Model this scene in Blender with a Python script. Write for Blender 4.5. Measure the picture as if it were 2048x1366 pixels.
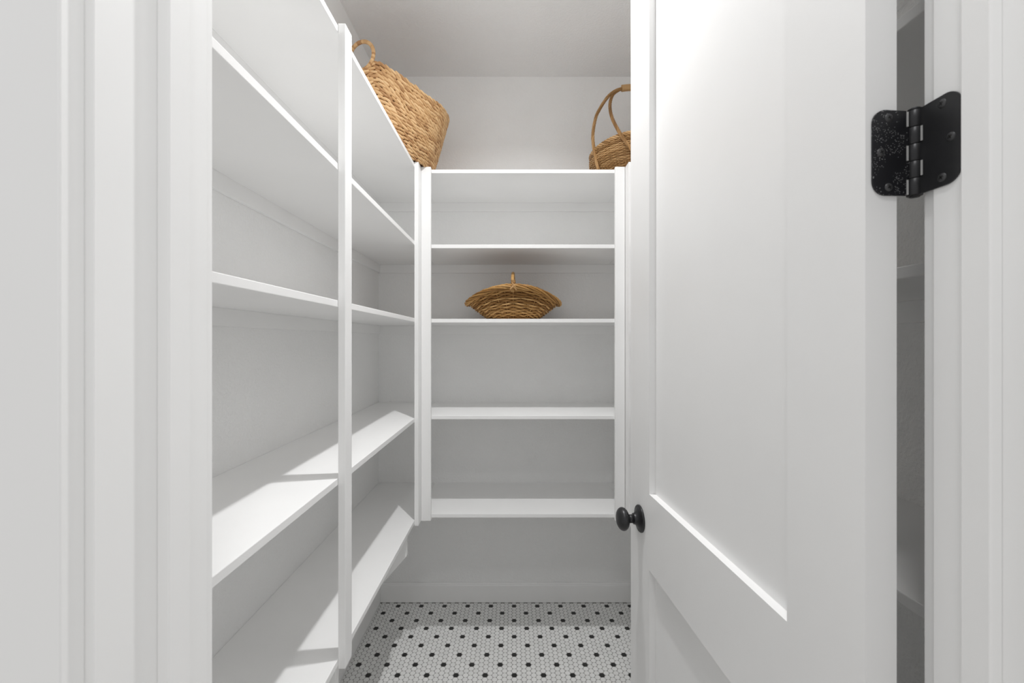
import bpy, bmesh, math, random
from math import sin, cos, pi, radians
from mathutils import Vector, Matrix

random.seed(7)
for o in list(bpy.data.objects):
    bpy.data.objects.remove(o)
S = bpy.context.scene
COL = S.collection

# ------------------------------------------------------------------ camera
H = 1.364                                   # camera height above the floor
FPX = 862.0                                 # focal length in pixels of the 2048 px frame
cd = bpy.data.cameras.new('camera')
cd.sensor_width = 36.0
cd.lens = FPX / 2048 * 36.0
cd.shift_x = -2 / 2048
cd.shift_y = -1 / 2048
cd.clip_start = 0.01
cd.dof.use_dof = True
cd.dof.focus_distance = 1.7
cd.dof.aperture_fstop = 10.0
cam = bpy.data.objects.new('camera', cd)
cam.location = (0, 0, H)
cam.rotation_euler = (pi / 2, 0, 0)
COL.objects.link(cam)
S.camera = cam

# ------------------------------------------------------------------ world, lights, exposure
w = bpy.data.worlds.new('hall_ambient')  # even white fill standing in for the unseen hall's ambient light
S.world = w
w.use_nodes = True
bg = w.node_tree.nodes['Background']
bg.inputs[0].default_value = (1.0, 1.0, 1.0, 1)
bg.inputs[1].default_value = 0.62

def area(name, loc, size, energy, col=(1, 1, 1), rot=(0, 0, 0)):
    l = bpy.data.lights.new(name, 'AREA')
    l.shape = 'DISK'
    l.size = size
    l.energy = energy
    l.color = col
    o = bpy.data.objects.new(name, l)
    o.location = loc
    o.rotation_euler = rot
    COL.objects.link(o)
    return o

lamp = area('pantry_downlight', (0.045, 1.10, 2.735), 0.05, 11.2, (1.0, 1.0, 1.0))
lamp.data.spread = radians(147)
area('hall_downlight', (0.0, -0.12, 2.74), 0.16, 5.0, (1.0, 1.0, 1.0))

S.view_settings.view_transform = 'Standard'
S.view_settings.look = 'None'
S.view_settings.gamma = 1
S.view_settings.use_curve_mapping = False
S.view_settings.exposure = 0.11
S.cycles.max_bounces = 16
S.cycles.diffuse_bounces = 12
S.cycles.glossy_bounces = 4

# ------------------------------------------------------------------ materials
def nt(name):
    m = bpy.data.materials.new(name)
    m.use_nodes = True
    t = m.node_tree
    return m, t, t.nodes['Principled BSDF']

def paint(name, col, rough, bump=0.0, scale=60, dist=0.002, detail=3, vary=0.015, spec=0.4):
    m, t, b = nt(name)
    b.inputs['Roughness'].default_value = rough
    b.inputs['Specular IOR Level'].default_value = spec
    tc = t.nodes.new('ShaderNodeTexCoord')
    n = t.nodes.new('ShaderNodeTexNoise')
    n.inputs['Scale'].default_value = 4.0
    n.inputs['Detail'].default_value = 3
    t.links.new(tc.outputs['Object'], n.inputs['Vector'])
    r = t.nodes.new('ShaderNodeValToRGB')
    r.color_ramp.elements[0].position = 0.3
    r.color_ramp.elements[1].position = 0.7
    r.color_ramp.elements[0].color = tuple(c * (1 - vary) for c in col) + (1,)
    r.color_ramp.elements[1].color = tuple(min(1, c * (1 + vary)) for c in col) + (1,)
    t.links.new(n.outputs['Fac'], r.inputs['Fac'])
    t.links.new(r.outputs['Color'], b.inputs['Base Color'])
    if bump:
        n2 = t.nodes.new('ShaderNodeTexNoise')
        n2.inputs['Scale'].default_value = scale
        n2.inputs['Detail'].default_value = detail
        t.links.new(tc.outputs['Object'], n2.inputs['Vector'])
        rr = t.nodes.new('ShaderNodeValToRGB')
        rr.color_ramp.elements[0].position = 0.42
        rr.color_ramp.elements[1].position = 0.62
        t.links.new(n2.outputs['Fac'], rr.inputs['Fac'])
        bp = t.nodes.new('ShaderNodeBump')
        bp.inputs['Strength'].default_value = bump
        bp.inputs['Distance'].default_value = dist
        t.links.new(rr.outputs['Color'], bp.inputs['Height'])
        t.links.new(bp.outputs['Normal'], b.inputs['Normal'])
    return m

M_WALL = paint('wall_paint', (0.89, 0.89, 0.886), 0.75, bump=0.40, scale=130, dist=0.0016)
M_CEIL = paint('ceiling_paint', (0.84, 0.84, 0.84), 0.85, bump=0.40, scale=110, dist=0.002)
M_TRIM = paint('trim_enamel', (0.90, 0.899, 0.894), 0.42)
M_SHELF = paint('shelf_enamel', (0.88, 0.879, 0.875), 0.45)
M_DOOR = paint('door_enamel', (0.80, 0.799, 0.796), 0.38)
M_GROUT = paint('grey_grout', (0.34, 0.335, 0.325), 0.9, bump=0.2, scale=300, dist=0.0005)
M_HALL = paint('pale_oak_floor', (0.64, 0.61, 0.57), 0.5)

def tile_mat(name, c0, c1, rough):
    m, t, b = nt(name)
    b.inputs['Roughness'].default_value = rough
    g = t.nodes.new('ShaderNodeNewGeometry')
    oi = t.nodes.new('ShaderNodeObjectInfo')
    ad = t.nodes.new('ShaderNodeMath'); ad.operation = 'ADD'
    fr = t.nodes.new('ShaderNodeMath'); fr.operation = 'FRACT'
    t.links.new(g.outputs['Random Per Island'], ad.inputs[0])
    t.links.new(oi.outputs['Random'], ad.inputs[1])
    t.links.new(ad.outputs[0], fr.inputs[0])
    r = t.nodes.new('ShaderNodeValToRGB')
    r.color_ramp.elements[0].color = c0 + (1,)
    r.color_ramp.elements[1].color = c1 + (1,)
    t.links.new(fr.outputs[0], r.inputs['Fac'])
    tc = t.nodes.new('ShaderNodeTexCoord')
    n = t.nodes.new('ShaderNodeTexNoise'); n.inputs['Scale'].default_value = 700
    t.links.new(tc.outputs['Object'], n.inputs['Vector'])
    mx = t.nodes.new('ShaderNodeMixRGB'); mx.blend_type = 'OVERLAY'; mx.inputs['Fac'].default_value = 0.2
    t.links.new(r.outputs['Color'], mx.inputs[1])
    t.links.new(n.outputs['Fac'], mx.inputs[2])
    t.links.new(mx.outputs['Color'], b.inputs['Base Color'])
    return m

M_TW = tile_mat('white_porcelain', (0.80, 0.798, 0.79), (0.86, 0.858, 0.85), 0.55)
M_TB = tile_mat('black_porcelain', (0.014, 0.014, 0.014), (0.022, 0.022, 0.021), 0.5)

def cane(name, stops, rough=0.55, scale=(40, 40, 40)):
    """cane or leaf: every strand its own tone, with streaks"""
    m, t, b = nt(name)
    b.inputs['Roughness'].default_value = rough
    b.inputs['Specular IOR Level'].default_value = 0.35
    g = t.nodes.new('ShaderNodeNewGeometry')
    tc = t.nodes.new('ShaderNodeTexCoord')
    mp = t.nodes.new('ShaderNodeMapping'); mp.inputs['Scale'].default_value = scale
    n = t.nodes.new('ShaderNodeTexNoise'); n.inputs['Scale'].default_value = 1.0; n.inputs['Detail'].default_value = 4
    t.links.new(tc.outputs['Object'], mp.inputs['Vector'])
    t.links.new(mp.outputs['Vector'], n.inputs['Vector'])
    mi = t.nodes.new('ShaderNodeMixRGB'); mi.inputs['Fac'].default_value = 0.3
    oi = t.nodes.new('ShaderNodeObjectInfo')
    ad = t.nodes.new('ShaderNodeMath'); ad.operation = 'ADD'
    fr = t.nodes.new('ShaderNodeMath'); fr.operation = 'FRACT'
    t.links.new(g.outputs['Random Per Island'], ad.inputs[0])
    t.links.new(oi.outputs['Random'], ad.inputs[1])
    t.links.new(ad.outputs[0], fr.inputs[0])
    t.links.new(fr.outputs[0], mi.inputs[1])
    t.links.new(n.outputs['Fac'], mi.inputs[2])
    r = t.nodes.new('ShaderNodeValToRGB')
    el = r.color_ramp.elements
    while len(el) < len(stops):
        el.new(0.5)
    for e, (p, c) in zip(el, stops):
        e.position = p
        e.color = c + (1,)
    t.links.new(mi.outputs['Color'], r.inputs['Fac'])
    t.links.new(r.outputs['Color'], b.inputs['Base Color'])
    bp = t.nodes.new('ShaderNodeBump'); bp.inputs['Strength'].default_value = 0.3; bp.inputs['Distance'].default_value = 0.001
    n2 = t.nodes.new('ShaderNodeTexNoise'); n2.inputs['Scale'].default_value = 260
    t.links.new(tc.outputs['Object'], n2.inputs['Vector'])
    t.links.new(n2.outputs['Fac'], bp.inputs['Height'])
    t.links.new(bp.outputs['Normal'], b.inputs['Normal'])
    return m

M_HYA = cane('water_hyacinth', [(0.15, (0.38, 0.20, 0.085)), (0.42, (0.57, 0.35, 0.165)), (0.85, (0.70, 0.47, 0.25))], 0.6)
M_HYB = cane('hyacinth_gap_shade', [(0.3, (0.085, 0.036, 0.014)), (0.7, (0.14, 0.065, 0.025))], 0.8)  # backing skin: shade between the lobes put into a dark brown
M_WIL = cane('brown_willow', [(0.2, (0.25, 0.12, 0.03)), (0.5, (0.44, 0.24, 0.075)), (0.8, (0.62, 0.38, 0.155))], 0.5)
M_WIB = cane('willow_gap_shade', [(0.3, (0.10, 0.042, 0.012)), (0.7, (0.16, 0.07, 0.022))], 0.8)  # dark skin behind the weavers, gap shade as colour
M_RAT = cane('honey_rattan', [(0.2, (0.27, 0.14, 0.048)), (0.5, (0.42, 0.235, 0.09)), (0.8, (0.60, 0.38, 0.18))], 0.45)
M_RAB = cane('rattan_gap_shade', [(0.3, (0.12, 0.055, 0.018)), (0.7, (0.20, 0.095, 0.035))], 0.8)  # darkness of the gaps in the weave, coloured into the backing

def metal(name, col, rough, specks=False):
    m, t, b = nt(name)
    b.inputs['Metallic'].default_value = 0.35
    b.inputs['Roughness'].default_value = rough
    b.inputs['Base Color'].default_value = col + (1,)
    tc = t.nodes.new('ShaderNodeTexCoord')
    n = t.nodes.new('ShaderNodeTexNoise'); n.inputs['Scale'].default_value = 900
    t.links.new(tc.outputs['Object'], n.inputs['Vector'])
    bp = t.nodes.new('ShaderNodeBump'); bp.inputs['Strength'].default_value = 0.15; bp.inputs['Distance'].default_value = 0.0003
    t.links.new(n.outputs['Fac'], bp.inputs['Height'])
    t.links.new(bp.outputs['Normal'], b.inputs['Normal'])
    if specks:                                       # overspray of white paint on the hinge leaf
        v = t.nodes.new('ShaderNodeTexVoronoi'); v.inputs['Scale'].default_value = 560
        t.links.new(tc.outputs['Object'], v.inputs['Vector'])
        th = t.nodes.new('ShaderNodeMath'); th.operation = 'LESS_THAN'; th.inputs[1].default_value = 0.21
        t.links.new(v.outputs['Distance'], th.inputs[0])
        n3 = t.nodes.new('ShaderNodeTexNoise'); n3.inputs['Scale'].default_value = 45
        t.links.new(tc.outputs['Object'], n3.inputs['Vector'])
        g2 = t.nodes.new('ShaderNodeMath'); g2.operation = 'GREATER_THAN'; g2.inputs[1].default_value = 0.46
        t.links.new(n3.outputs['Fac'], g2.inputs[0])
        mu = t.nodes.new('ShaderNodeMath'); mu.operation = 'MULTIPLY'
        t.links.new(th.outputs[0], mu.inputs[0]); t.links.new(g2.outputs[0], mu.inputs[1])
        mx = t.nodes.new('ShaderNodeMixRGB')
        mx.inputs[1].default_value = col + (1,)
        mx.inputs[2].default_value = (0.42, 0.42, 0.42, 1)
        t.links.new(mu.outputs[0], mx.inputs['Fac'])
        t.links.new(mx.outputs['Color'], b.inputs['Base Color'])
    return m

M_BLK = metal('black_metal', (0.026, 0.026, 0.028), 0.36)
M_BLKS = metal('black_metal_with_specks', (0.013, 0.013, 0.016), 0.42, True)
M_SCR = metal('screw_metal', (0.06, 0.06, 0.062), 0.38)
M_SLOT_SHADE = metal('screw_recess_shade', (0.006, 0.006, 0.006), 0.6)  # shade of the cross recess, as near-black colour

# ------------------------------------------------------------------ helpers
def mesh_obj(name, bm, mats, parent=None, smooth=False, origin=(0, 0, 0)):
    """links a bmesh as ONE object; the shape is written in the frame of its thing"""
    if origin != (0, 0, 0):
        bmesh.ops.translate(bm, verts=bm.verts, vec=-Vector(origin))
    me = bpy.data.meshes.new(name)
    bm.normal_update()
    bm.to_mesh(me)
    bm.free()
    if not isinstance(mats, (list, tuple)):
        mats = [mats]
    for m in mats:
        me.materials.append(m)
    if smooth:
        me.polygons.foreach_set('use_smooth', [True] * len(me.polygons))
    o = bpy.data.objects.new(name, me)
    COL.objects.link(o)
    if parent:
        o.parent = parent
    else:
        o.location = origin
    return o

def empty(name, loc=(0, 0, 0), rz=0.0, parent=None):
    o = bpy.data.objects.new(name, None)
    o.empty_display_size = 0.05
    o.location = loc
    o.rotation_euler = (0, 0, rz)
    COL.objects.link(o)
    if parent:
        o.parent = parent
    return o

def tag(o, label=None, cat=None, group=None, kind=None):
    if label: o['label'] = label
    if cat: o['category'] = cat
    if group: o['group'] = group
    if kind: o['kind'] = kind
    return o

def add_box(bm, x0, x1, y0, y1, z0, z1, bev=0.0, seg=2, mi=0):
    b = bmesh.new()
    vs = [b.verts.new((x, y, z)) for x in (x0, x1) for y in (y0, y1) for z in (z0, z1)]
    for f in ((0, 1, 3, 2), (4, 6, 7, 5), (0, 4, 5, 1), (2, 3, 7, 6), (0, 2, 6, 4), (1, 5, 7, 3)):
        b.faces.new([vs[i] for i in f])
    bmesh.ops.recalc_face_normals(b, faces=b.faces)
    if bev:
        bmesh.ops.bevel(b, geom=list(b.edges), offset=bev, segments=seg, profile=0.5, affect='EDGES')
    merge(bm, b, mi)

def merge(bm, b, mi=0):
    mp = {v: bm.verts.new(v.co) for v in b.verts}
    for f in b.faces:
        nf = bm.faces.new([mp[v] for v in f.verts])
        nf.material_index = mi
        nf.smooth = f.smooth
    b.free()

def box(name, x0, x1, y0, y1, z0, z1, mat, parent=None, bev=0.0, origin=(0, 0, 0), seg=2):
    bm = bmesh.new()
    add_box(bm, x0, x1, y0, y1, z0, z1, bev, seg)
    return mesh_obj(name, bm, mat, parent, origin=origin)

def struct(name, x0, x1, y0, y1, z0, z1, mat, parent=None, bev=0.0):
    o = box(name, x0, x1, y0, y1, z0, z1, mat, parent, bev)
    if not parent:
        o['kind'] = 'structure'
    return o

def add_tube(bm, pts, rad, sides=6, closed=False, caps=True, mi=0):
    """sweep of a round section along a path; rad is a number or one number per point"""
    n = len(pts)
    pts = [Vector(p) for p in pts]
    rad = rad if isinstance(rad, (list, tuple)) else [rad] * n
    tang = []
    for i in range(n):
        if closed:
            a, b = pts[i - 1], pts[(i + 1) % n]
        else:
            a, b = pts[max(i - 1, 0)], pts[min(i + 1, n - 1)]
        tang.append((b - a).normalized())
    ref = Vector((0, 0, 1)) if abs(tang[0].z) < 0.9 else Vector((1, 0, 0))
    u = (ref - tang[0] * ref.dot(tang[0])).normalized()
    rings = []
    for i in range(n):
        u = (u - tang[i] * u.dot(tang[i])).normalized()
        v = tang[i].cross(u)
        rings.append([bm.verts.new(pts[i] + (u * cos(2 * pi * k / sides) + v * sin(2 * pi * k / sides)) * rad[i]) for k in range(sides)])
    for i in range(n if closed else n - 1):
        a, b = rings[i], rings[(i + 1) % n]
        off = 0
        if closed and i == n - 1:                     # the frame may have turned: join with the nearest vertex
            off = min(range(sides), key=lambda k: (b[k].co - a[0].co).length)
        for k in range(sides):
            f = bm.faces.new((a[k], a[(k + 1) % sides], b[(k + 1 + off) % sides], b[(k + off) % sides]))
            f.material_index = mi
            f.smooth = True
    if caps and not closed:
        bm.faces.new(rings[0][::-1]).material_index = mi
        bm.faces.new(rings[-1]).material_index = mi

def resample(pts, n, closed=False):
    pts = [Vector(p) for p in pts]
    if closed:
        pts = pts + [pts[0]]
    L = [0.0]
    for a, b in zip(pts, pts[1:]):
        L.append(L[-1] + (b - a).length)
    out, j = [], 0
    m = n if closed else n - 1
    for i in range(n):
        s = L[-1] * i / m
        while j < len(pts) - 2 and L[j + 1] < s:
            j += 1
        t = (s - L[j]) / max(L[j + 1] - L[j], 1e-9)
        out.append(pts[j].lerp(pts[j + 1], t))
    return out, L[-1]

def smooth_path(ctrl, per=10):
    """Catmull-Rom through the control points"""
    c = [Vector(p) for p in ctrl]
    c = [c[0] * 2 - c[1]] + c + [c[-1] * 2 - c[-2]]
    out = []
    for i in range(1, len(c) - 2):
        for k in range(per):
            t = k / per
            p0, p1, p2, p3 = c[i - 1:i + 3]
            out.append(0.5 * ((2 * p1) + (p2 - p0) * t + (2 * p0 - 5 * p1 + 4 * p2 - p3) * t * t + (3 * p1 - p0 - 3 * p2 + p3) * t ** 3))
    out.append(c[-2])
    return out

def add_rope(bm, path, R, strands, sr, pitch, closed=False, n=None, sides=5, jit=0.0):
    pts, L = resample(path, n or max(24, int(len(path))), closed)
    n = len(pts)
    tang = []
    for i in range(n):
        if closed:
            a, b = pts[i - 1], pts[(i + 1) % n]
        else:
            a, b = pts[max(i - 1, 0)], pts[min(i + 1, n - 1)]
        tang.append((b - a).normalized())
    turns = L / pitch
    if closed:
        turns = max(1, round(turns))
    up = Vector((0, 0, 1))
    for s in range(strands):
        sp = []
        ph = 2 * pi * s / strands
        for i in range(n):
            t = tang[i]
            ref = up if abs(t.z) < 0.95 else Vector((0, 1, 0))
            u = (ref - t * ref.dot(t)).normalized()
            if i and not closed:
                u = (pu - t * pu.dot(t)).normalized()
            pu = u
            v = t.cross(u)
            a = ph + 2 * pi * turns * i / (n if closed else n - 1)
            j = 1 + random.uniform(-jit, jit)
            sp.append(pts[i] + (u * cos(a) + v * sin(a)) * R * j)
        add_tube(bm, sp, sr, sides, closed)

def add_lathe(bm, prof, M=Matrix.Identity(4), seg=32, mi=0):
    """profile (radius, height) turned about z, then moved by M"""
    rings = []
    for r, h in prof:
        if r < 1e-6:
            rings.append([bm.verts.new(M @ Vector((0, 0, h)))])
        else:
            rings.append([bm.verts.new(M @ Vector((r * cos(2 * pi * k / seg), r * sin(2 * pi * k / seg), h))) for k in range(seg)])
    for a, b in zip(rings, rings[1:]):
        for k in range(seg):
            q = [a[k % len(a)], a[(k + 1) % len(a)], b[(k + 1) % len(b)], b[k % len(b)]]
            q = [v for i, v in enumerate(q) if v not in q[:i]]
            if len(q) > 2:
                f = bm.faces.new(q)
                f.material_index = mi
                f.smooth = True

def add_prism(bm, poly, axis, a0, a1, bev=0.0, mi=0):
    """outline extruded along x, y or z between a0 and a1"""
    def P(p, a):
        return {'x': (a, p[0], p[1]), 'y': (p[0], a, p[1]), 'z': (p[0], p[1], a)}[axis]
    b = bmesh.new()
    lo = [b.verts.new(P(p, a0)) for p in poly]
    hi = [b.verts.new(P(p, a1)) for p in poly]
    n = len(poly)
    b.faces.new(lo); b.faces.new(hi)
    for i in range(n):
        b.faces.new((lo[i], lo[(i + 1) % n], hi[(i + 1) % n], hi[i]))
    bmesh.ops.recalc_face_normals(b, faces=b.faces)
    if bev:
        bmesh.ops.bevel(b, geom=list(b.edges), offset=bev, segments=2, profile=0.5, affect='EDGES')
    merge(bm, b, mi)

# ------------------------------------------------------------------ the room
XL, XR, YB, CE = -0.704, 0.790, 2.258, 2.748      # left wall, right wall, back wall, ceiling
YH, YP = 0.317, 0.435                              # hall face and pantry face of the door wall
JL, JR, HEAD = -0.3084, 0.424, 2.446               # jamb faces and head jamb

floor = struct('floor', XL - 0.1, XR + 0.1, YH, YB + 0.1, -0.10, -0.0012, M_GROUT)
hall = struct('floor.001', -1.6, 1.7, -2.2, YH - 0.001, -0.10, -0.0012, M_HALL)
struct('ceiling', XL - 0.1, XR + 0.1, YH, YB + 0.1, CE, CE + 0.1, M_CEIL)
struct('wall_left', XL - 0.1, XL, YP, YB + 0.1, -0.0012, CE, M_WALL)
struct('wall_right', XR, XR + 0.1, YP, YB + 0.1, -0.0012, CE, M_WALL)
struct('wall_back', XL, XR, YB, YB + 0.1, -0.0012, CE, M_WALL)
bm = bmesh.new()
add_box(bm, -1.6, JL - 0.019, YH, YP, -0.0012, CE)
add_box(bm, JR + 0.019, 1.7, YH, YP, -0.0012, CE)
add_box(bm, JL - 0.019, JR + 0.019, YH, YP, HEAD + 0.019, CE)
tag(mesh_obj('wall_front', bm, M_WALL), kind='structure')

# baseboards with a small eased top step
def baseboard(name, along, a0, a1, face, d):
    # profile: (distance from wall, height)
    pr = [(0, 0.0022), (0.0135, 0.0022), (0.0135, 0.088), (0.0105, 0.0925), (0.0105, 0.097), (0.008, 0.101), (0, 0.101)]
    bm = bmesh.new()
    if along == 'x':
        add_prism(bm, [(face + d * p, h) for p, h in pr], 'x', a0, a1)
    else:
        add_prism(bm, [(face + d * p, h) for p, h in pr], 'y', a0, a1)
    return tag(mesh_obj(name, bm, M_TRIM), kind='structure')

baseboard('baseboard_back', 'x', XL + 0.0136, XR - 0.0136, YB, -1)
baseboard('baseboard_left', 'y', YP + 0.0005, YB, XL, 1)
baseboard('baseboard_right', 'y', YP + 0.0005, YB, XR, -1)

# door frame: jambs with stops, casings on both sides
Y1, Y2 = 0.373, 0.398                              # door stop
j = struct('trim_1', JL - 0.019, JL, YH, YP, 0, HEAD, M_TRIM, bev=0.0008)
struct('door_stop', JL, JL + 0.011, Y1, Y2, 0, HEAD - 0.011, M_TRIM, j, bev=0.0012)
j = struct('trim_2', JR, JR + 0.019, YH, YP, 0, HEAD, M_TRIM, bev=0.0008)
struct('door_stop', JR - 0.011, JR, Y1, Y2, 0, HEAD - 0.011, M_TRIM, j, bev=0.0012)
j = struct('trim_3', JL - 0.019, JR + 0.019, YH, YP, HEAD, HEAD + 0.019, M_TRIM)
struct('door_stop', JL, JR, Y1, Y2, HEAD - 0.011, HEAD, M_TRIM, j)
RV, CW, CT = 0.006, 0.089, 0.0185                  # reveal, casing width, casing thickness
PT = 0.016
struct('trim_4', JL - RV - CW, JL - RV, YH - CT, YH, 0, HEAD + RV + CW, M_TRIM, bev=0.0015)
struct('trim_5', JR + RV, JR + RV + CW, YH - CT, YH, 0, HEAD + RV + CW, M_TRIM, bev=0.0015)
struct('trim_6', JL - RV, JR + RV, YH - CT, YH, HEAD + RV, HEAD + RV + CW, M_TRIM)
struct('trim_7', JL - RV - CW, JL - RV, YP, YP + PT, 0, HEAD + RV + CW, M_TRIM, bev=0.001)
struct('trim_8', JR + RV, JR + RV + CW, YP, YP + PT, 0, HEAD + RV + CW, M_TRIM, bev=0.001)
struct('trim_9', JL - RV, JR + RV, YP, YP + PT, HEAD + RV, HEAD + RV + CW, M_TRIM)

# ------------------------------------------------------------------ hexagon mosaic floor
P = 0.02296                                        # tile pitch
X0, Y0 = 0.0054, 2.219                             # one black tile sits here
DX = P * math.sqrt(3) / 2

def hex_pts(r, cut):
    out = []
    for k in range(6):
        a = pi / 3 * k
        c = Vector((cos(a) * r, sin(a) * r))
        for s in (-1, 1):
            e = Vector((cos(a + s * pi / 3) * r, sin(a + s * pi / 3) * r))
            out.append(c.lerp(e, cut))
    return out

R0 = (P - 0.0016) / math.sqrt(3)
lo, hi = hex_pts(R0, 0.23), hex_pts(R0 - 0.0006, 0.25)

def tile_geo(bm, cx, cy, z=0.0):
    a = [bm.verts.new((cx + p.x, cy + p.y, z - 0.0014)) for p in lo]
    b = [bm.verts.new((cx + p.x, cy + p.y, z)) for p in hi]
    for k in range(12):
        bm.faces.new((a[k], a[(k + 1) % 12], b[(k + 1) % 12], b[k]))
    bm.faces.new(b)

tiles = []
for i in range(-44, 50):
    for k in range(-90, 5):
        x = X0 + DX * i
        y = Y0 + P * (k + (0.5 if i % 2 else 0.0))
        if not (XL + 0.0145 + R0 < x < XR - 0.0145 - R0 and YP + 0.02 < y < YB - 0.0135 - P / 2 + 0.001):
            if not (XL + 0.006 < x < XR - 0.006 and YP + 0.02 < y < YB - 0.006):
                continue
        n2 = (y - Y0) / P
        black = (i % 6 == 0 and round(n2) % 5 == 0 and i % 2 == 0) or (i % 6 == 3 and round(n2 - 2.5) % 5 == 0 and abs((n2 - 2.5) - round(n2 - 2.5)) < 0.01)
        px, py = 1026 + FPX * x / y, 682 + FPX * H / y
        tiles.append((not (690 < px < 1266 and py < 1374), y, x, black))
tiles.sort()
tm = {}
for black in (False, True):
    bm = bmesh.new()
    tile_geo(bm, 0, 0)
    me = bpy.data.meshes.new('tile')
    bm.to_mesh(me); bm.free()
    me.materials.append(M_TB if black else M_TW)
    tm[black] = me
rest = {False: bmesh.new(), True: bmesh.new()}
for n, (off, y, x, black) in enumerate(tiles):
    if n < 298:
        o = bpy.data.objects.new('tile', tm[black])
        o.location = (x, y, random.uniform(-0.0001, 0.0001))
        if black:
            o['label'] = 'black hexagon tile'
        o.parent = floor
        COL.objects.link(o)
    else:
        tile_geo(rest[black], x, y, random.uniform(-0.0001, 0.0001))
tag(mesh_obj('white_tiles', rest[False], M_TW, floor), kind='stuff')
tag(mesh_obj('black_tiles', rest[True], M_TB, floor), kind='stuff')

# ------------------------------------------------------------------ shelving
TOPS = [2.100, 1.778, 1.459, 1.044, 0.622]         # shelf tops above the floor
TH = 0.0162
SF = 0.017                                         # stile thickness
Z0, Z1 = 0.599, 2.105                              # stiles run from under the bottom shelf to just over the top one
XS, XSR = -0.408, 0.495                            # front of the left and right shelves
YS = 1.849                                         # front of the back shelves
CL = 0.043                                         # cleat height

left = empty('shelving_unit', (XL, 1.35, 0))
tag(left, 'white painted built-in shelves along the left wall of the pantry, five shelves high', 'shelving', 'built-in pantry shelving')
O = tuple(left.location)
for z in TOPS:
    box('shelf', XL + 0.0005, XS, YP + 0.0005, YB - 0.0005, z - TH, z, M_SHELF, left, 0.0014, O)
    box('cleat', XL + 0.0005, XL + 0.0125, YP + 0.0005, YB - 0.013, z - TH - CL, z - TH, M_SHELF, left, 0.0008, O)
for y, d in ((1.005, 0.041), (1.782, 0.064)):
    box('stile', XS, XS + SF, y, y + d, Z0, Z1, M_SHELF, left, 0.0012, O)
zt = TOPS[4] - TH
for y in (1.020, 1.700):
    bm = bmesh.new()
    add_prism(bm, [(XL + 0.0005, zt), (-0.420, zt), (-0.420, 0.514), (-0.484, 0.442), (XL + 0.0005, 0.196)], 'y', y, y + 0.019, 0.001)
    mesh_obj('bracket', bm, M_SHELF, left, origin=O)

back = empty('shelving_unit', (0.04, YB, 0))
tag(back, 'white painted built-in shelves on the back wall holding the oval wicker basket', 'shelving', 'built-in pantry shelving')
O = tuple(back.location)
for z in TOPS:
    box('shelf', XS + 0.0004, XSR - 0.0004, YS, YB - 0.0005, z - TH, z, M_SHELF, back, 0.0014, O)
    box('cleat', XL + 0.0005, XR - 0.0005, YB - 0.0125, YB - 0.0005, z - TH - CL, z - TH, M_SHELF, back, 0.0008, O)
for x in (-0.3905, 0.4345):
    box('stile', x, x + 0.041, YS - SF, YS, Z0, Z1, M_SHELF, back, 0.0012, O)

right = empty('shelving_unit', (XR, 1.35, 0))
tag(right, 'white painted built-in shelves behind the open door, seen through the hinge gap', 'shelving', 'built-in pantry shelving')
O = tuple(right.location)
for z in TOPS:
    box('shelf', XSR, XR - 0.0005, YP + PT + 0.001, YB - 0.0005, z - TH, z, M_SHELF, right, 0.0014, O)
    box('cleat', XR - 0.0125, XR - 0.0005, YP + PT + 0.001, YB - 0.013, z - TH - CL, z - TH, M_SHELF, right, 0.0008, O)
for y, d in ((1.005, 0.041), (1.782, 0.064)):
    box('stile', XSR - SF, XSR, y, y + d, Z0, Z1, M_SHELF, right, 0.0012, O)

# ------------------------------------------------------------------ the door, open 86 degrees into the pantry
PIN = (0.4225, 0.4535)
ANG = pi / 2 + math.atan2(0.068, 0.998)
door = empty('door_1', (PIN[0], PIN[1], 0), ANG)
door['kind'] = 'structure'
U0, U1, A, B = 0.0015, 0.7225, 0.0185, 0.0535      # hinge edge, latch edge, pantry face, hall face
SA, SB = 0.1185, 0.592                             # inner edges of the stiles
DT, DB = 2.438, 0.010
def dbox(name, u0, u1, v0, v1, z0, z1, bev=0.0):
    return box(name, u0, u1, v0, v1, z0, z1, M_DOOR, door, bev)
dbox('stile', U0, SA, A, B, DB, DT)
dbox('stile', SB, U1, A, B, DB, DT)
rails = [(DB, 0.25), (0.811, 0.994), (2.31, DT)]
for z0, z1 in rails:
    dbox('rail', SA, SB, A, B, z0, z1)
for (z0, z1) in ((0.25, 0.811), (0.994, 2.31)):
    dbox('panel', SA, SB, A + 0.0155, B - 0.0155, z0, z1)

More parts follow.
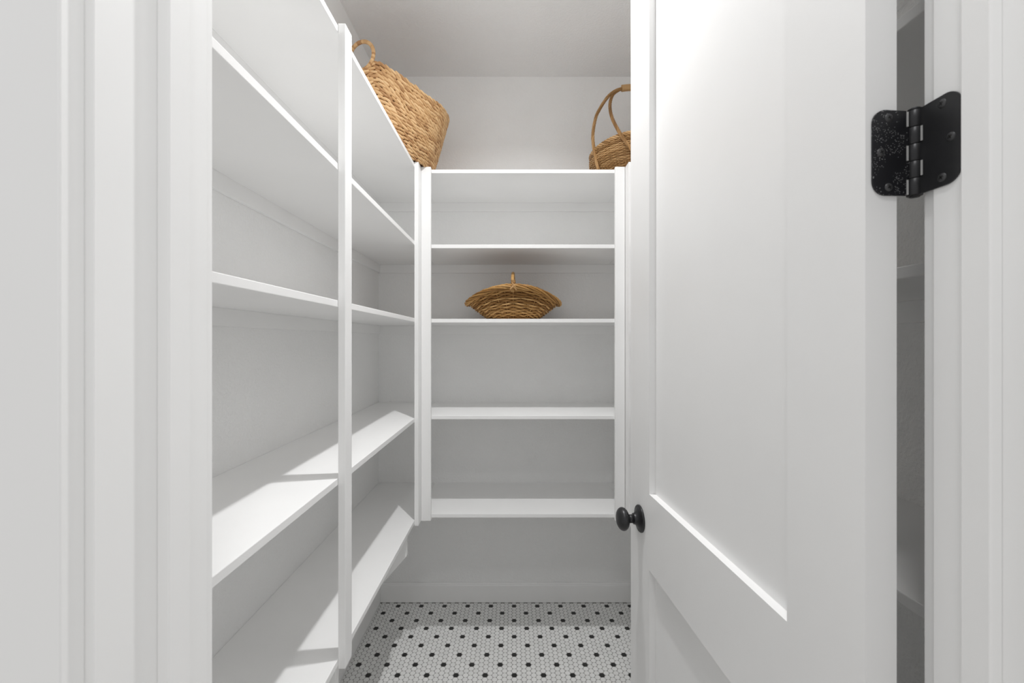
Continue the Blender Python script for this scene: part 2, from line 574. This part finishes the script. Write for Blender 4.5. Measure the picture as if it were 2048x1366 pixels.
def knob(side):
    k = empty('door_knob', (0.652, B if side > 0 else A, 0.911), 0, door)
    k['label'] = 'round black door knob'
    M = Matrix.Rotation(-side * pi / 2, 4, 'X')    # turning axis points out of the door face
    bm = bmesh.new()
    add_lathe(bm, [(0.0, 0.0), (0.0335, 0.0), (0.0338, 0.0025), (0.0325, 0.0045), (0.030, 0.0055), (0.0275, 0.0055), (0.022, 0.0075), (0.0155, 0.0125), (0.0135, 0.0165), (0.0135, 0.0185), (0.0, 0.0185)], M, 48)
    mesh_obj('rosette', bm, M_BLK, k)
    bm = bmesh.new()
    add_lathe(bm, [(0.0, 0.0185), (0.0105, 0.0185), (0.0105, 0.031), (0.0, 0.031)], M, 32)
    mesh_obj('neck', bm, M_BLK, k)
    bm = bmesh.new()
    prof = [(0.0, 0.030), (0.010, 0.030)]
    for q in range(0, 19):
        a = -pi / 2 + 0.42 + (pi - 0.42) * q / 18
        prof.append((0.0285 * max(cos(a), 0) ** 0.85, 0.0455 + 0.0155 * sin(a)))
    prof[-1] = (0.0, 0.061)
    add_lathe(bm, prof, M, 48)
    mesh_obj('knob', bm, M_BLK, k)
knob(1)
knob(-1)

# ------------------------------------------------------------------ hinge
HZ, HH, HR = 1.561, 0.0447, 0.0068                 # centre height, half height, barrel radius
hinge = empty('door_hinge', (PIN[0], PIN[1], HZ))
tag(hinge, 'black rounded-corner butt hinge joining the open door to the right jamb', 'hinge')
KN = 2 * HH / 5
def leaf_outline(own):
    """(distance from pin, height); tabs reach the barrel only at the leaf's own knuckles"""
    r, far, near = 0.0145, 0.0472, 0.0098
    pts = []
    for k in range(9):
        a = pi / 2 * k / 8
        pts.append((far - r + r * sin(a), HH - r + r * cos(a)))
    for k in range(9):
        a = pi / 2 * k / 8
        pts.append((far - r + r * cos(a), -HH + r - r * sin(a)))
    z = -HH
    for q in range(5):
        d = 0.003 if (4 - q) in own else near
        pts.append((d, z + 0.0003)); pts.append((d, z + KN - 0.0003))
        z += KN
    return pts
def screw(parent, M):
    bm = bmesh.new()
    add_lathe(bm, [(0.0, 0.0012), (0.0030, 0.0012), (0.0042, 0.0005), (0.0044, 0.0)][::-1], M, 20)
    for a in (0.5, 0.5 + pi / 2):
        b = bmesh.new()
        vs = []
        add_box(b, -0.0021, 0.0021, -0.0005, 0.0005, 0.0009, 0.00135)  # bars stand slightly proud; their dark colour imitates the shaded recess
        bmesh.ops.transform(b, matrix=M @ Matrix.Rotation(a, 4, 'Z'), verts=b.verts)
        merge(bm, b, 1)
    mesh_obj('screw', bm, [M_SCR, M_SLOT_SHADE], parent)
SP = [(0.0297, 0.0365), (0.0383, 0.0), (0.0297, -0.0362)]
M_SLIT = metal('bright_slit_grey', (0.62, 0.62, 0.61), 0.5)  # pale grey: brightness of the slits beside the barrel put into colour
def notch(parent, own, place):  # adds a pale strip in each notch so the slit reads bright
    for q in range(5):
        if q not in own:
            z = -HH + (4 - q) * KN
            bm = bmesh.new()
            add_box(bm, *place(0.0076, 0.0096), z + 0.0012, z + KN - 0.0012)
            mesh_obj('bright_slit', bm, M_SLIT, parent)
# leaf on the jamb: lies in the plane x = JR, runs towards the hall
bm = bmesh.new()
add_prism(bm, [(-d, z) for d, z in leaf_outline((0, 2, 4))], 'x', JR - PIN[0] - 0.0022, JR - PIN[0] - 0.0002, 0.0002)
lf = mesh_obj('leaf', bm, M_BLK, hinge)
for d, z in SP:
    screw(lf, Matrix.Translation((JR - PIN[0] - 0.0022, -d, z)) @ Matrix.Rotation(-pi / 2, 4, 'Y'))
notch(lf, (0, 2, 4), lambda a, b: (JR - PIN[0] - 0.0024, JR - PIN[0] - 0.0012, -b, -a))
# leaf on the door edge: in the door's own frame, then turned with it
bm = bmesh.new()
add_prism(bm, [(d, z) for d, z in leaf_outline((1, 3))], 'x', U0 - 0.0022, U0 - 0.0002, 0.0002)
lf = mesh_obj('leaf', bm, M_BLKS, hinge)
lf.rotation_euler = (0, 0, ANG)
lf['label'] = 'hinge leaf speckled with white paint'
for d, z in SP:
    screw(lf, Matrix.Translation((U0 - 0.0022, d, z)) @ Matrix.Rotation(-pi / 2, 4, 'Y'))
notch(lf, (1, 3), lambda a, b: (U0 - 0.0024, U0 - 0.0012, a, b))
for q in range(5):
    bm = bmesh.new()
    z = -HH + q * KN
    add_lathe(bm, [(0, z + 0.0002), (HR - 0.0005, z + 0.0002), (HR, z + 0.0007), (HR, z + KN - 0.0007), (HR - 0.0005, z + KN - 0.0002), (0, z + KN - 0.0002)], seg=28)
    mesh_obj('knuckle', bm, M_BLK, hinge)
bm = bmesh.new()
add_lathe(bm, [(0, -HH - 0.0012), (0.0045, -HH - 0.001), (0.0045, HH), (0.0062, HH + 0.0002), (0.0062, HH + 0.0018), (0.004, HH + 0.003), (0, HH + 0.0034)], seg=24)
mesh_obj('pin', bm, M_BLK, hinge)

# ------------------------------------------------------------------ baskets
def shell(surf, nv, nu, thick=None):
    """closed-bottom backing skin from surf(v, a)"""
    bm = bmesh.new()
    g = [[bm.verts.new(surf(v / nv, 2 * pi * u / nu)) for u in range(nu)] for v in range(nv + 1)]
    for v in range(nv):
        for u in range(nu):
            f = bm.faces.new((g[v][u], g[v][(u + 1) % nu], g[v + 1][(u + 1) % nu], g[v + 1][u]))
            f.smooth = True
    bm.faces.new(g[0][::-1])
    return bm

def normal_of(surf, v, a):
    e = 1e-3
    d1 = surf(v, a + e) - surf(v, a - e)
    d2 = surf(min(v + e, 1), a) - surf(max(v - e, 0), a)
    return d1.cross(d2).normalized()

# --- tall plaited water hyacinth basket on the left shelves
B1 = (-0.485, 1.870, TOPS[0])
b1 = empty('plaited_basket', B1, 0)
tag(b1, 'tall flared tan plaited leaf basket with ring handles on top of the left shelves', 'basket', 'baskets in the pantry')
YAW = math.atan2(-0.080, 0.240)
def surf1(v, a, out=0.0):
    """a = 0 is the end towards the door; long axis along y, turned by YAW"""
    k = 0.565 + 0.435 * v ** 0.85
    e = 1.22
    sx = math.copysign(abs(sin(a)) ** e, sin(a))
    cy = math.copysign(abs(cos(a)) ** e, cos(a))
    bx, by = (0.200 + out) * k * sx, -(0.252 + out) * (0.72 + 0.28 * v ** 0.85) * cy
    c4 = abs(cos(a))
    d = math.asin(min(1.0, abs(sin(a))))
    zr = 0.243 + 0.095 * c4 ** 3 - 0.052 * math.exp(-(d / 0.20) ** 2)
    z = 0.0072 + (zr - 0.0072) * v
    x = bx * cos(YAW) + by * sin(-YAW) * 1.0
    y = bx * sin(YAW) + by * cos(YAW)
    return Vector((x, y, z))
body = mesh_obj('basket_body', shell(lambda v, a: surf1(v, a), 16, 72), M_HYB, b1, True)
ROWS = 22
lobe = []
for i in range(1, 5):                               # a leaf lobe: pointed ellipsoid, 5 rings of 6
    t = i / 5
    r = sin(pi * t) ** 0.8
    lobe.append((cos(pi * t), r))
def add_lobe(bm, c, T, U, N, L, W, D):
    p0 = bm.verts.new(c + T * L)
    p1 = bm.verts.new(c - T * L)
    rings = [[bm.verts.new(c + T * (L * h) + (U * (W * cos(2 * pi * k / 7)) + N * (D * sin(2 * pi * k / 7))) * r) for k in range(7)] for h, r in lobe]
    fs = []
    for k in range(7):
        fs.append(bm.faces.new((p0, rings[0][k], rings[0][(k + 1) % 7])))
        fs.append(bm.faces.new((p1, rings[-1][(k + 1) % 7], rings[-1][k])))
        for a, b in zip(rings, rings[1:]):
            fs.append(bm.faces.new((a[k], b[k], b[(k + 1) % 7], a[(k + 1) % 7])))
    for f in fs:
        f.smooth = True
for r in range(ROWS):
    v = (r + 0.5) / ROWS
    ring = [surf1(v, 2 * pi * k / 360) for k in range(360)]
    L = sum((ring[k] - ring[k - 1]).length for k in range(360))
    n = int(L / 0.0205)
    bm = bmesh.new()
    acc, k, off = 0.0, 0, random.random()
    targets = [(q + off) * L / n for q in range(n)]
    cum = [0.0]
    for k in range(1, 361):
        cum.append(cum[-1] + (ring[k % 360] - ring[k - 1]).length)
    kk = 0
    for s in targets:
        s = s % L
        kk = min(range(0, 361, 1), key=lambda q: abs(cum[q] - s)) if False else kk
        lo_, hi_ = 0, 360
        while hi_ - lo_ > 1:
            mid = (lo_ + hi_) // 2
            if cum[mid] <= s: lo_ = mid
            else: hi_ = mid
        a = 2 * pi * (lo_ + (s - cum[lo_]) / max(cum[hi_] - cum[lo_], 1e-9)) / 360
        N = normal_of(surf1, v, a)
        p = surf1(v, a)
        T = (surf1(v, a + 0.01) - surf1(v, a - 0.01)).normalized()
        U = N.cross(T).normalized()
        sl = -radians(17 + random.uniform(-10, 10))
        T2 = T * cos(sl) + U * sin(sl)
        U2 = N.cross(T2).normalized()
        hgt = (surf1(1, a) - surf1(0, a)).length / ROWS
        add_lobe(bm, p + N * (0.0035 + random.uniform(-0.0008, 0.0008)), T2, U2, N,
                 0.0190 * random.uniform(0.8, 1.2), hgt * 0.50 * random.uniform(0.8, 1.1), 0.0078)
    mesh_obj('woven_row', bm, M_HYA, body)
for sgn, a in ((1, 0.0), (-1, pi)):                 # ring handle at each end, bound with leaf
    dx = Vector((cos(YAW), sin(YAW), 0))
    c = surf1(1, a) + Vector((0, -0.001 * sgn, 0)) - dx * 0.010
    c.z = 0.343
    bm = bmesh.new()
    for k in range(46):                             # each turn of the leaf binding
        pts, rad = [], []
        for q in range(6):
            t = 2 * pi * (k + q / 4.2) / 46
            pts.append(c + (dx * cos(t) + Vector((0, 0, 1)) * sin(t)) * 0.054)
            rad.append((0.0058 + 0.0014 * sin(pi * (q + 0.6) / 6.2)) * random.uniform(0.97, 1.05))
        add_tube(bm, pts, rad, 10)
    mesh_obj('ring_handle', bm, M_HYA, b1, True)

# --- generic stake-and-strand wicker body
def wicker(name_root, surf, rows, stakes, wr, amp, M, MB, root, jit=0.0, nseg=4):
    body = mesh_obj('basket_body', shell(surf, 14, 72), MB, root, True)
    for r in range(rows):
        v = (r + 0.5) / rows
        bm = bmesh.new()
        n = stakes * nseg
        pts = []
        jv = [random.uniform(-jit, jit) for _ in range(stakes)]
        for k in range(n):
            a = 2 * pi * k / n
            s = k / nseg
            i0 = int(s) % stakes
            f = s - int(s)
            dv = jv[i0] * (1 - f) + jv[(i0 + 1) % stakes] * f
            p = surf(min(max(v + dv, 0), 1), a)
            pts.append(p + normal_of(surf, v, a) * (wr * 0.6 + amp * cos(pi * s + pi * r)))
        add_tube(bm, pts, wr, 6, True)
        mesh_obj('weaver', bm, M, body, True)
    bm = bmesh.new()
    for k in range(stakes):
        a = 2 * pi * k / stakes
        add_tube(bm, [surf(q / 8, a) + normal_of(surf, q / 8, a) * (wr * 0.2) for q in range(9)], wr * 0.6, 5)
    tag(mesh_obj('stakes', bm, M, body, True))
    return body

# --- round rattan basket with tall split handle, top of the back shelves at right
B2 = (0.565, 2.045, TOPS[0])
b2 = empty('rattan_basket', B2, 0)
tag(b2, 'round shallow rattan basket with tall split-cane handle, half hidden by the door edge', 'basket', 'baskets in the pantry')
def surf2(v, a):
    q = v * 5
    i = min(int(q), 4)
    f = q - i
    PR = (0.56, 0.78, 0.925, 1.0, 1.012, 0.985)
    f = f if i else f ** 0.9
    R = 0.195 * (PR[i] * (1 - f) + PR[i + 1] * f)
    zr = 0.154 + 0.010 * cos(2 * a)
    return Vector((R * sin(a), -R * cos(a), 0.005 + (zr - 0.005) * v))
wicker('rattan', surf2, 34, 72, 0.0021, 0.0021, M_RAT, M_RAB, b2, 0.004)
bm = bmesh.new()
add_rope(bm, [surf2(1, 2 * pi * k / 220) for k in range(220)], 0.0072, 5, 0.0040, 0.075, True, 330)
mesh_obj('rim', bm, M_RAT, b2, True)
cn = 0
for sx in (-1, 1):
    side = [(0.3908, 1.970, 2.146), (0.378, 1.975, 2.205), (0.3715, 2.005, 2.313), (0.390, 2.035, 2.415), (0.414, 2.04, 2.468), (0.449, 2.043, 2.520), (0.485, 2.045, 2.550), (0.522, 2.045, 2.563)]
    near = [(0.5366, 1.850, 2.145), (0.5067, 1.835, 2.177), (0.4794, 1.845, 2.220), (0.458, 1.890, 2.294), (0.448, 1.950, 2.375), (0.4479, 1.99, 2.442), (0.4593, 2.020, 2.498), (0.4769, 2.035, 2.533), (0.505, 2.042, 2.555), (0.527, 2.044, 2.562)]
    for path in (side, near):
        pts = [Vector((0.565 + (x - 0.565) * (1 if sx < 0 else -1), y, z)) - Vector(B2) for x, y, z in path]
        bm = bmesh.new()
        add_rope(bm, smooth_path(pts, 12), 0.0052, 7, 0.0027, 0.110, False, 110, 5)
        mesh_obj('handle_cane', bm, M_RAT, b2, True)
bm = bmesh.new()
pts = [Vector((0.515 + 0.10 * k / 80, 2.044, 2.562 + 0.004 * sin(pi * k / 80))) - Vector(B2) for k in range(81)]
add_tube(bm, pts, [0.0145 + 0.0008 * abs(sin(k * 0.9)) for k in range(81)], 14)
mesh_obj('handle_grip', bm, M_RAT, b2, True)

# --- oval wicker basket on the middle back shelf
B3 = (0.001, 2.045, TOPS[2])
b3 = empty('wicker_basket', B3, 0)
tag(b3, 'oval flared brown wicker basket with hoop handle, alone on the middle back shelf', 'basket', 'baskets in the pantry')
def surf3(v, a):
    k = v ** 0.9
    rx = 0.104 + (0.206 - 0.104) * k
    ry = 0.085 + (0.160 - 0.085) * k
    c = abs(cos(a))
    zr = 0.080 + 0.064 * c ** 2
    return Vector((rx * sin(a), -ry * cos(a), 0.006 + (zr - 0.006) * v))
wicker('willow', surf3, 19, 32, 0.0037, 0.0038, M_WIL, M_WIB, b3, 0.018)
bm = bmesh.new()
add_rope(bm, [surf3(1, 2 * pi * k / 200) * 1.0 + Vector((0.012 * sin(2 * pi * k / 200), -0.003 * cos(2 * pi * k / 200), 0)) for k in range(200)], 0.0085, 6, 0.0043, 0.34, True, 260, 6, 0.18)
mesh_obj('rim', bm, M_WIL, b3, True)
bm = bmesh.new()
zt = 0.146
pts = []
for k in range(49):
    t = pi * k / 48
    pts.append(Vector((-0.003 * cos(t) , -0.157 * cos(t), 0.120 + (0.222 - 0.120) * sin(t) ** 0.7)))
add_tube(bm, pts, [0.0072 + random.uniform(-0.0003, 0.0003) for _ in pts], 10)
mesh_obj('hoop_handle', bm, M_WIL, b3, True)
for s in (-1, 1):                                   # crossed bindings where the handle meets the rim
    bm = bmesh.new()
    y0 = s * 0.161
    for q in range(4):
        add_tube(bm, [Vector((0.0088 * cos(t), y0 * 0.985 + 0.0088 * sin(t), 0.158 + 0.004 * q)) for t in [2 * pi * i / 14 for i in range(14)]], 0.0022, 5, True)
    for dx_ in (-1, 1):
        for q in range(3):
            add_tube(bm, smooth_path([(dx_ * 0.006, y0 + s * 0.007, 0.160 - 0.006 * q), (dx_ * -0.003 + 0.001 * q, y0 + s * 0.0145, 0.148 - 0.005 * q), (dx_ * -0.014, y0 + s * 0.012, 0.135 - 0.005 * q)], 4), 0.0026, 5)
    mesh_obj('binding', bm, M_RAT, b3, True)
